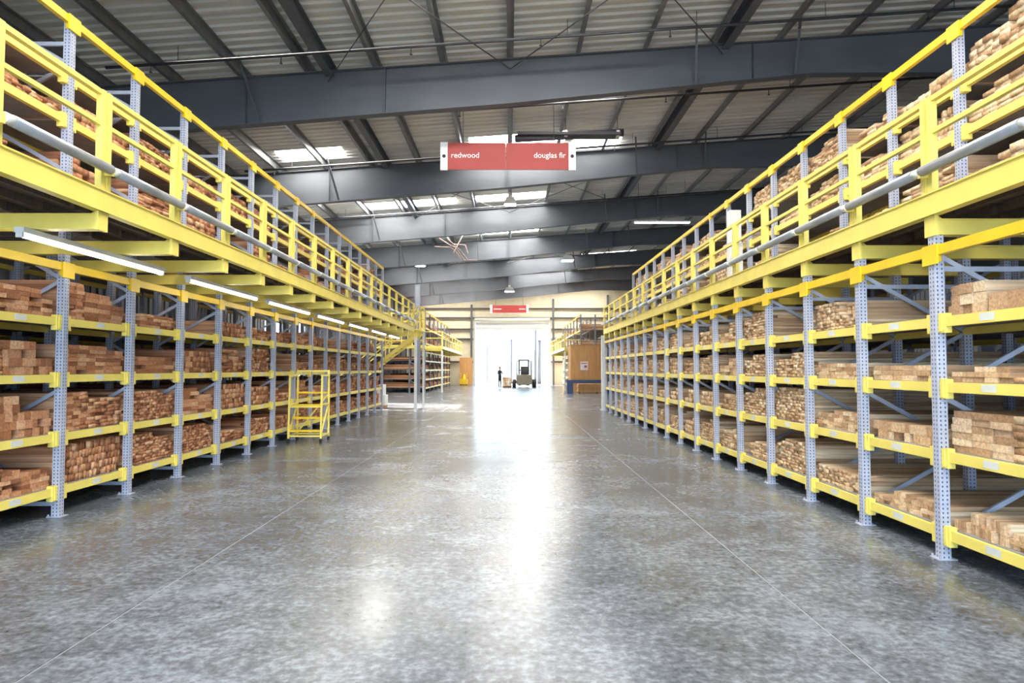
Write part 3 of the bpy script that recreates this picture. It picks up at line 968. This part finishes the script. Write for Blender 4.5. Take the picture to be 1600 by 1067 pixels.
def far_rack(label, wlabel, s, x, ya, yb, pitch, wk, kind):
    root = thing('lumber_rack', label, 'rack')
    n = int(round((yb - ya) / pitch))
    lv = [0.28, 0.88, 1.54, 2.18, 2.80, 3.4, 4.48, 5.64]
    for k in range(n + 1):
        y = ya + pitch * k
        fr = put('upright_frame', None, root, (0, y, 0))
        for dx in (0, 1.07, 3.0):
            put('post', cached(('fpost', 5.68), lambda: MB().box(-0.05, 0.05, -0.05, 0.05, 0, 5.68).mesh('post', 'column_grey')), fr, (x + s * dx, 0, 0))
        if k in (0, 1):
            for q in range(8):
                z = 0.2 + q * 0.65
                MB().bar((x + s * (1.07 if q % 2 else 0), 0, z), (x + s * (0 if q % 2 else 1.07), 0, z + 0.65), 0.04).obj('brace', 'brace_blue', fr)
        if k == n:
            break
        for z in lv:
            L = pitch - 0.11
            m = 'golden' if z in (2.80, 5.64) else 'yellow'
            put('beam', cached(('fbeam', L, m), lambda: MB().box(-0.04, 0.02, -L / 2, L / 2, -0.05, 0.05).mesh('beam', m)), root, (x, y + pitch / 2, z), scale=(s, 1, 1))
            if m == 'yellow':
                put('shelf_panel', cached(('fdeck', L), lambda: MB().box(0.025, 3.0, -L / 2, L / 2, 0.03, 0.05).mesh('shelf_panel', 'deck_steel')), root, (x, y + pitch / 2, z), scale=(s, 1, 1))
                i = lv.index(z)
                if i < 4 or i in (5, 6):
                    fill_bay(kind, s, x + s * 0.03, y + 0.07, y + pitch - 0.07, z + 0.0515, 0.46, 2.9, ('F', i, k))
    wroot = thing('raised_walkway', wlabel, 'walkway')
    xe = x - s * 1.2
    MB().box(min(xe, x - s * 0.06), max(xe, x - s * 0.06), ya, yb, 3.14, 3.2).obj('deck_panel', 'deck_ply', wroot)
    MB().box(xe - 0.03, xe + 0.03, ya, yb, 3.02, 3.24).obj('edge_channel', 'yellow', wroot)
    for z in (3.75, 4.2):
        MB().box(xe - 0.03, xe + 0.03, ya, yb, z, z + 0.06).obj('rail', 'yellow', wroot)
        MB().box(min(xe, x), max(xe, x), ya - 0.03, ya + 0.03, z, z + 0.06).obj('rail', 'yellow', wroot)
    MB().box(min(xe, x), max(xe, x), ya - 0.08, ya - 0.02, 3.02, 3.24).obj('edge_channel', 'yellow', wroot)
    for k in range(n + 1):
        y = ya + pitch * k
        MB().box(xe - 0.055, xe + 0.055, y - 0.05, y + 0.05, 3.24, 4.26).obj('guard_post', 'yellow', wroot)
        MB().box(min(xe, x + s * 0.9), max(xe, x + s * 0.9), y - 0.05, y + 0.05, 2.9, 3.02).obj('cross_beam', 'yellow', wroot)
    MB().box(xe - 0.06, xe + 0.06, ya - 0.06, ya + 0.06, 0, 2.9).obj('support_post', 'column_white', wroot)
    return root


far_rack('distant yellow rack of boards on the left beyond the cross aisle', 'distant yellow walkway on the left beyond the cross aisle', -1, -5.9, 47.7, 67.3, 2.8, True, 'redwood')
far_rack('distant yellow rack of boards on the right beyond the plywood box', 'distant yellow walkway on the right beyond the plywood box', 1, 5.3, 50.6, 67.4, 2.8, True, 'fir')
# yellow mesh guard across the end of the far left high shelves
gd = thing('guard_panel', 'yellow barred guard across the end of the distant left rack', 'guard', (0, 47.4, 0))
for z in (3.55, 3.95, 4.4, 4.9, 5.45):
    MB().box(-9.6, -6.0, -0.03, 0.03, z, z + 0.10).obj('bar', 'yellow', gd)
for x in (-9.6, -8.9, -8.2, -7.5, -6.75, -6.0):
    MB().box(x - 0.045, x + 0.045, -0.035, 0.035, 3.3, 5.6).obj('upright', 'yellow', gd)
MB().box(-9.6, -5.8, -0.05, 0.05, 3.05, 3.3).obj('edge_channel', 'yellow', gd)

# plywood box with its notice, and the blue barrier in front of it
pb = thing('plywood_box', 'tall orange plywood box with a pinned notice by the far right rack', 'box', (0, 48.0, 0))
for i in range(4):
    a = 4.30 + i * 0.56
    MB().box(a, a + 0.555, 0, 0.04, 0.0, 3.30).obj('panel', 'plywood', pb)
for i in range(3):
    MB().box(4.30, 4.34, 0.042 + i * 0.7, 0.738 + i * 0.7, 0.0, 3.30).obj('panel', 'plywood', pb)
MB().box(4.28, 6.56, -0.02, 2.16, 3.302, 3.34).obj('top_panel', 'plywood', pb)
no = MB().box(4.98, 5.52, -0.012, -0.002, 1.55, 2.15).obj('notice', 'poster', pb)
MB().box(5.26, 5.44, -0.016, -0.0125, 1.72, 1.88).obj('print', 'poster_print', no)
MB().box(5.03, 5.46, -0.016, -0.0125, 2.0, 2.06).obj('print', 'poster_print', no)
br = thing('barrier_rail', 'dark blue steel barrier rail in front of the plywood box', 'barrier', (0, 44.6, 0))
for x in (3.95, 6.5):
    MB().box(x - 0.2, x + 0.2, -0.09, 0.09, 0.015, 0.92).box(x - 0.3, x + 0.3, -0.16, 0.16, 0, 0.015).obj('post', 'blue_steel', br)
MB().box(4.15, 6.3, -0.06, 0.06, 0.70, 0.92).obj('rail', 'blue_steel', br)
b2 = thing('plywood_stack', 'low stack of plywood sheets behind the blue barrier rail', 'plywood', (0, 45.8, 0))
for i in range(6):
    MB().box(4.6 + 0.02 * (i % 3), 6.2, 0, 1.2, 0.10 + i * 0.09, 0.18 + i * 0.09).obj('sheet', 'plywood', b2)
for x in (4.8, 6.0):
    MB().box(x - 0.05, x + 0.05, 0.0, 1.2, 0, 0.10).obj('bearer', 'plywood', b2)
# plywood screen and yellow machine beside the door on the left
ps = thing('plywood_screen', 'brown plywood screen standing left of the far doorway', 'screen', (0, 67.8, 0))
for i in range(2):
    MB().box(-4.95 + i * 0.62, -4.34 + i * 0.62, 0, 0.08, 0, 2.75).obj('panel', 'plywood', ps)
for x in (-4.8, -3.9):
    MB().box(x - 0.05, x + 0.05, 0.08, 0.5, 0, 0.06).obj('foot', 'plywood', ps)
yc = thing('safety_cart', 'small yellow cart in front of the brown plywood screen', 'cart', (-4.5, 67.2, 0))
MB().box(-0.38, 0.38, -0.25, 0.25, 0.14, 0.62).obj('body', 'golden', yc)
MB().tube((0, 0, 0.62), (0, 0, 1.1), 0.2, 12, 0.12).obj('bin', 'golden', yc)
for x in (-0.28, 0.28):
    MB().tube((x - 0.03, -0.2, 0.07), (x + 0.03, -0.2, 0.07), 0.07, 12).obj('wheel', 'rubber', yc)
    MB().tube((x - 0.03, 0.2, 0.07), (x + 0.03, 0.2, 0.07), 0.07, 12).obj('wheel', 'rubber', yc)
    MB().bar((x, 0.24, 0.6), (x, 0.3, 1.25), 0.04).obj('handle', 'golden', yc)

# white wrapped bundle standing at the right high shelves
wb2 = thing('wrapped_bundle', 'upright white wrapped bundle standing on the right walkway', 'bundle', (4.62, 13.9, 3.17))
MB().box(-0.13, 0.13, -0.10, 0.10, 0.0, 1.0).obj('wrapping', 'wrap', wb2)
MB().box(-0.12, 0.11, -0.09, 0.09, 1.0, 1.72).obj('core', 'wrap', wb2)
MB().box(-0.135, 0.135, -0.105, 0.105, 0.96, 1.05).obj('strap', 'pipe_white', wb2)

# ------------------------------------------------------------------ rolling ladder by the left rack
ld = thing('rolling_ladder', 'yellow rolling step ladder parked against the redwood rack', 'ladder', (-4.55, 15.55, 0))
for x in (-0.36, 0.36):
    for y in (-0.30, 0.34):
        MB().bar((x, y, 0.10), (x, y * (1.0 if y > 0 else 0.75), 1.50 if y < 0 else 1.62), 0.038).obj('frame_post', 'yellow', ld)
        MB().box(x - 0.02, x + 0.02, y - 0.05, y + 0.05, 0.005, 0.085).obj('caster', 'rubber', ld)
    for z in (0.16, 0.85, 1.5):
        MB().bar((x, -0.28, z), (x, 0.34, z), 0.034).obj('side_rail', 'yellow', ld)
    MB().bar((x, -0.28, 0.2), (x, 0.34, 0.85), 0.03).obj('side_brace', 'yellow', ld)
for i, z in enumerate((0.28, 0.56, 0.84, 1.12)):
    y = -0.26 + i * 0.15
    MB().box(-0.34, 0.34, y, y + 0.17, z - 0.04, z).obj('step', 'golden', ld)
for y, z in ((-0.27, 0.15), (-0.25, 0.80), (0.34, 0.15), (0.34, 1.1), (0.34, 1.6)):
    MB().bar((-0.36, y, z), (0.36, y, z), 0.034).obj('cross_rail', 'yellow', ld)
MB().bar((-0.34, 0.33, 0.2), (0.34, 0.33, 1.05), 0.03).obj('cross_brace', 'yellow', ld)

# ------------------------------------------------------------------ forklift in the doorway
FK = (1.30, 60.6, 0)
fk = thing('forklift', 'beige and black forklift standing in the bright doorway', 'forklift', FK)
MB().prism([(-0.9, 0.28), (0.9, 0.28), (0.9, 0.80), (0.55, 1.05), (-0.55, 1.05), (-0.9, 0.80)], 0, -0.62, 0.62).obj('chassis', 'lift_body', fk)
MB().prism([(-0.58, 0.25), (0.58, 0.25), (0.62, 0.60), (0.55, 1.02), (-0.55, 1.02), (-0.62, 0.60)], 1, -1.35, -0.92).obj('counterweight', 'lift_body', fk)
MB().box(-0.80, 0.80, -0.7, 0.6, 0.36, 0.56).obj('skirt', 'lift_dark', fk)
for x in (-0.78, 0.78):
    for y in (-0.85, 0.75):
        w = MB().tube((x - 0.13, y, 0.33), (x + 0.13, y, 0.33), 0.33, 18).obj('wheel', 'rubber', fk, smooth=True)
        e = 0.135 * (1 if x > 0 else -1)
        MB().tube((x + e, y, 0.33), (x + e * 1.1, y, 0.33), 0.17, 14).obj('hub', 'lift_body', w)
for x in (-0.56, 0.56):
    MB().bar((x, -0.75, 1.0), (x, -0.55, 2.12), 0.07).obj('guard_pillar', 'lift_dark', fk)
    MB().bar((x, 0.70, 0.9), (x, 0.40, 2.12), 0.07).obj('guard_pillar', 'lift_dark', fk)
    MB().bar((x, -0.6, 2.14), (x, 0.42, 2.14), 0.07).obj('guard_rail', 'lift_dark', fk)
for i in range(6):
    y = -0.55 + i * 0.19
    MB().box(-0.56, 0.56, y - 0.03, y + 0.03, 2.12, 2.17).obj('guard_bar', 'lift_dark', fk)
MB().box(-0.28, 0.28, -0.5, -0.05, 1.05, 1.22).box(-0.28, 0.28, -0.6, -0.48, 1.2, 1.72).obj('seat', 'lift_dark', fk)
MB().tube((0, 0.42, 1.45), (0, 0.46, 1.47), 0.19, 16).bar((0, 0.45, 1.45), (0, 0.65, 1.0), 0.05).obj('steering_wheel', 'lift_dark', fk)
for x in (-0.38, 0.38):
    MB().box(x - 0.06, x + 0.06, 1.05, 1.22, 0.12, 2.3).obj('mast_rail', 'lift_dark', fk)
for z in (0.5, 1.4, 2.25):
    MB().box(-0.38, 0.38, 1.08, 1.16, z - 0.05, z + 0.05).obj('mast_tie', 'lift_dark', fk)
MB().box(-0.5, 0.5, 1.23, 1.30, 0.15, 0.7).obj('carriage', 'lift_dark', fk)
for x in (-0.3, 0.3):
    MB().box(x - 0.06, x + 0.06, 1.30, 2.35, 0.10, 0.15).obj('fork', 'lift_dark', fk)
ll = thing('board_pack', 'low pack of pale boards on the floor left of the forklift', 'lumber', (-0.22, 61.2, 0))
for i in range(5):
    for j in range(4):
        MB().box(-0.38 + j * 0.19, -0.20 + j * 0.19, -0.8, 1.2, 0.10 + i * 0.16, 0.255 + i * 0.16).obj('board', 'fir', ll)
for y in (-0.5, 0.9):
    MB().box(-0.4, 0.4, y - 0.05, y + 0.05, 0, 0.10).obj('bearer', 'plywood', ll)

fk.scale = (1.12, 1.12, 1.08)

# ------------------------------------------------------------------ person in the doorway
pv = {'pelvis': (0, 0, 0.98, .15, .11), 'waist': (0, 0.0, 1.12, .135, .10), 'chest': (0, 0.01, 1.36, .17, .115), 'collar': (0, 0.02, 1.50, .12, .08),
      'neck': (0, 0.0, 1.56, .055, .055), 'chin': (0, -0.02, 1.63, .065, .075), 'brow': (0, -0.01, 1.73, .078, .09), 'crown': (0, 0.0, 1.80, .055, .06),
      'nose': (0, -0.105, 1.68, .014, .016),
      'hipl': (-0.10, 0, 0.92, .095, .10), 'kneel': (-0.11, -0.02, 0.50, .062, .065), 'ankl': (-0.11, 0.02, 0.10, .045, .05), 'toel': (-0.12, -0.15, 0.045, .04, .035),
      'hipr': (0.10, 0, 0.92, .095, .10), 'kneer': (0.12, -0.01, 0.50, .062, .065), 'ankr': (0.13, 0.03, 0.10, .045, .05), 'toer': (0.16, -0.13, 0.045, .04, .035),
      'shl': (-0.20, 0.01, 1.46, .065, .065), 'ell': (-0.26, -0.02, 1.18, .045, .045), 'wrl': (-0.10, -0.24, 1.16, .032, .03), 'hal': (-0.02, -0.28, 1.20, .036, .028),
      'shr': (0.20, 0.01, 1.46, .065, .065), 'elr': (0.28, -0.03, 1.19, .045, .045), 'wrr': (0.18, -0.25, 1.28, .032, .03), 'har': (0.13, -0.30, 1.34, .036, .028)}
pe = [('pelvis', 'waist'), ('waist', 'chest'), ('chest', 'collar'), ('collar', 'neck'), ('neck', 'chin'), ('chin', 'brow'), ('brow', 'crown'), ('chin', 'nose'),
      ('pelvis', 'hipl'), ('hipl', 'kneel'), ('kneel', 'ankl'), ('ankl', 'toel'), ('pelvis', 'hipr'), ('hipr', 'kneer'), ('kneer', 'ankr'), ('ankr', 'toer'),
      ('chest', 'shl'), ('shl', 'ell'), ('ell', 'wrl'), ('wrl', 'hal'), ('chest', 'shr'), ('shr', 'elr'), ('elr', 'wrr'), ('wrr', 'har')]
for h, sx in (('hal', 1), ('har', -1)):
    base = pv[h]
    for i in range(4):
        pv[f'{h}k{i}'] = (base[0] + sx * 0.05, base[1] - 0.045 + 0.012 * i, base[2] + 0.035 - 0.022 * i, .010, .010)
        pv[f'{h}t{i}'] = (base[0] + sx * (0.085 - 0.006 * abs(i - 1)), base[1] - 0.02 + 0.012 * i, base[2] + 0.03 - 0.022 * i, .008, .008)
        pe += [(h, f'{h}k{i}'), (f'{h}k{i}', f'{h}t{i}')]
    pv[h + 'th'] = (base[0] + sx * 0.03, base[1] + 0.0, base[2] + 0.06, .010, .010)
    pe.append((h, h + 'th'))
keys = list(pv)
me = bpy.data.meshes.new('body')
me.from_pydata([pv[k][:3] for k in keys], [(keys.index(a), keys.index(b_)) for a, b_ in pe], [])
pr = thing('person', 'person in dark clothes standing with folded arms in the bright doorway', 'person', (-0.82, 58.2, 0.0))
pr.rotation_euler = (0, 0, math.radians(50))
bo = put('body', me, pr)
sk = bo.modifiers.new('skin', 'SKIN')
for i, k in enumerate(keys):
    me.skin_vertices[0].data[i].radius = pv[k][3:5]
    me.skin_vertices[0].data[i].use_root = (k == 'pelvis')
sb = bo.modifiers.new('smooth', 'SUBSURF')
sb.levels = sb.render_levels = 1
dg = bpy.context.evaluated_depsgraph_get()
nm = bpy.data.meshes.new_from_object(bo.evaluated_get(dg))
bo.modifiers.clear()
bo.data = nm
nm.materials.clear()
for m in ('cloth_dark', 'skin'):
    nm.materials.append(M[m])
for p in nm.polygons:
    c = p.center
    hand = (Vector((-0.02, -0.28, 1.20)) - c).length < 0.10 or (Vector((0.13, -0.30, 1.34)) - c).length < 0.11
    p.material_index = 1 if (c.z > 1.55 or hand) else 0
    p.use_smooth = True
b = MB()
for i in range(6):
    t0, t1 = i / 6, (i + 1) / 6
    r0, r1 = 0.105 * math.cos(t0 * 1.45), 0.105 * math.cos(t1 * 1.45)
    b.tube((0, 0.018, 1.725 + 0.10 * math.sin(t0 * 1.45)), (0, 0.018, 1.725 + 0.10 * math.sin(t1 * 1.45)), r0, 14, r1)
b.obj('hair', 'hair', pr, smooth=True)

# ------------------------------------------------------------------ outdoors beyond the doors
yd = MB().box(-90, 90, YE + 0.32, 190, -0.2, -0.02).obj('ground', 'yard')
tag(yd, 'pale sunlit concrete yard beyond the far doorway', 'ground', kind='structure')
yd2 = MB().box(-90, XWL - 0.32, -60, YE + 0.31, -0.2, -0.02).obj('ground', 'yard')
tag(yd2, 'pale concrete yard beside the building on the left', 'ground', kind='structure')
yd3 = MB().box(XWL - 0.31, 60, -60, YB - 0.32, -0.2, -0.02).obj('ground', 'yard')
tag(yd3, 'pale concrete apron in front of the loading door behind the viewer', 'ground', kind='structure')
bd = thing('building', 'pale flat roofed shed across the yard beyond the doorway', 'building', (0, 110, 0))
MB().box(-22, 26, 0, 12, 0, 8.4).obj('wall', 'pale_wall', bd)
MB().box(-22.4, 26.4, -0.4, 12.4, 8.4, 8.8).obj('roof', 'column_white', bd)
for x in (-8.0, 6.0, 16.0):
    MB().box(x - 1.8, x + 1.8, -0.06, -0.01, 0, 4.2).obj('shutter', 'column_white', bd)
for x, y, h, w, lab in ((0.2, 76.0, 4.9, 0.13, 'slim grey post outside the doorway behind the pale boards'),
                        (2.85, 75.0, 6.3, 0.15, 'tall grey lamp post outside the doorway behind the forklift'),
                        (3.2, 73.5, 4.7, 0.22, 'thick grey post outside the doorway right of the forklift'),
                        (-2.55, 78.0, 4.2, 0.08, 'thin grey post outside the doorway left of the person')):
    t = thing('yard_post', lab, 'post', (x, y, -0.02))
    MB().tube((0, 0, 0.02), (0, 0, h), w, 10).obj('shaft', 'pipe_dark', t, smooth=True)
    MB().box(-w * 2, w * 2, -w * 2, w * 2, 0, 0.02).obj('base_plate', 'column_grey', t)
    MB().tube((0, 0, h), (0, 0, h + 0.08), w * 1.3, 10).obj('cap', 'column_grey', t)

# ------------------------------------------------------------------ lumber objects
from bpy_extras.object_utils import world_to_camera_view
bpy.context.view_layer.update()


def seen(p):
    c = world_to_camera_view(SC, cam, Vector(p))
    return 0.0 < c.x < 1.0 and 0.0 < c.y < 1.0 and c.z > 0


NAMES = {'L': ('redwood board', 'left'), 'LU': ('redwood board', 'left'), 'R': ('fir board', 'right'), 'RU': ('fir board', 'right')}
NTH = {0: 'the partly cut-off nearest bay', 1: 'the nearest full bay', 2: 'the second bay from the front', 3: 'the third bay from the front'}
USED = set()
SHELF = {}
for kind in PILE:
    for bx in PILE[kind]:
        SHELF.setdefault(bx[6], []).append(bx)
for kind, side in (('redwood', 'L'), ('fir', 'R')):
    c = []
    for i, bx in enumerate(PILE[kind]):
        if bx[6][0] != side:
            continue
        xf = bx[1] if kind == 'redwood' else bx[0]
        p = (xf, (bx[2] + bx[3]) / 2, (bx[4] + bx[5]) / 2)
        if seen(p):
            d = math.dist(p, (0, 0, 1.65))
            size = (bx[3] - bx[2]) * (bx[5] - bx[4]) * abs(xf) / d ** 3
            c.append((-size, i))
    c.sort()
    pick = set(i for _, i in c[:300])
    rest = []
    boxes = {}
    for i, bx in enumerate(PILE[kind]):
        if i not in pick:
            rest.append(bx)
            continue
        x0, x1, y0, y1, z0, z1, (sd, lv, k) = bx
        me = cached('board_' + kind, lambda: MB().box(-0.5, 0.5, -0.5, 0.5, -0.5, 0.5).mesh('board', kind))
        o = put(f'{kind}_board', me, None, ((x0 + x1) / 2, (y0 + y1) / 2, (z0 + z1) / 2), scale=(x1 - x0, y1 - y0, z1 - z0))
        kk = (k - 1) if side == 'L' else k
        bay = {0: 'edge', 1: 'first', 2: 'second', 3: 'third', 4: 'fourth', 5: 'fifth', 6: 'sixth'}.get(kk, 'far')
        tone = 'redwood' if kind == 'redwood' else 'pale fir'
        where = 'left' if side == 'L' else 'right'
        w_, h_ = y1 - y0, z1 - z0
        look = 'narrow upright' if h_ > w_ * 1.3 else 'square' if h_ > w_ * 0.8 else 'thick' if h_ > 0.07 else 'wide flat' if w_ > 0.16 else 'thin'
        zrel = z0 - ((LZ if side == 'L' else RZ)[lv] + 0.0455)
        TH = ['lowest', 'second', 'third', 'fourth', 'fifth', 'sixth', 'seventh', 'eighth', 'ninth', 'tenth', 'eleventh', 'twelfth', 'thirteenth', 'fourteenth']
        mates = SHELF[(sd, lv, k)]
        row_ = sum(1 for m in mates if abs((m[2] + m[3]) / 2 - (y0 + y1) / 2) < (y1 - y0) * 0.5 and m[4] < z0 - 0.004)
        same = sorted(m[2] for m in mates if abs(m[4] - z0) < 0.012)
        ix = same.index(y0)
        along = (['first'] + TH[1:])[ix] if ix < len(TH) else f'{ix + 1}th'
        used = f'{sd}{lv}{k}{row_}{ix}'
        while used in USED:
            ix += 1
            along = (['first'] + TH[1:])[ix] if ix < len(TH) else f'{ix + 1}th'
            used = f'{sd}{lv}{k}{row_}{ix}'
        USED.add(used)
        tag(o, f'{look} {tone} board, {along} along the {TH[min(row_, 13)]} course, {LEV[lv]} shelf, {bay} bay, {where} rack', 'board',
            f'{tone} boards, {LEV[lv]} shelf, {bay} bay, {where} rack')
    n = len(rest)
    A = np.array([[r[0], r[1], r[2], r[3], r[4], r[5]] for r in rest])
    cen = np.stack([(A[:, 0] + A[:, 1]) / 2, (A[:, 2] + A[:, 3]) / 2, (A[:, 4] + A[:, 5]) / 2], 1)
    siz = np.stack([A[:, 1] - A[:, 0], A[:, 3] - A[:, 2], A[:, 5] - A[:, 4]], 1)
    V = (cen[:, None, :] + BV[None] * siz[:, None, :]).reshape(-1, 3)
    F = (np.array(BF)[None] + 8 * np.arange(n)[:, None, None]).reshape(-1, 4)
    me = bpy.data.meshes.new(kind + '_boards')
    me.vertices.add(len(V))
    me.vertices.foreach_set('co', V.ravel())
    me.loops.add(F.size)
    me.loops.foreach_set('vertex_index', F.ravel().astype(np.int32))
    me.polygons.add(len(F))
    me.polygons.foreach_set('loop_start', np.arange(0, F.size, 4, dtype=np.int32))
    me.update(calc_edges=True)
    at = me.attributes.new('tone', 'FLOAT', 'FACE')
    rng = np.random.default_rng(3)
    at.data.foreach_set('value', np.repeat(rng.random(n), 6).astype(np.float32))
    me.materials.append(M[kind + '_pile'])
    me.validate()
    o = put(kind + '_boards', me)
    tag(o, 'reddish redwood boards filling the other shelves of the left racks' if kind == 'redwood' else 'pale fir boards filling the other shelves of the right racks',
        'lumber', kind='stuff')
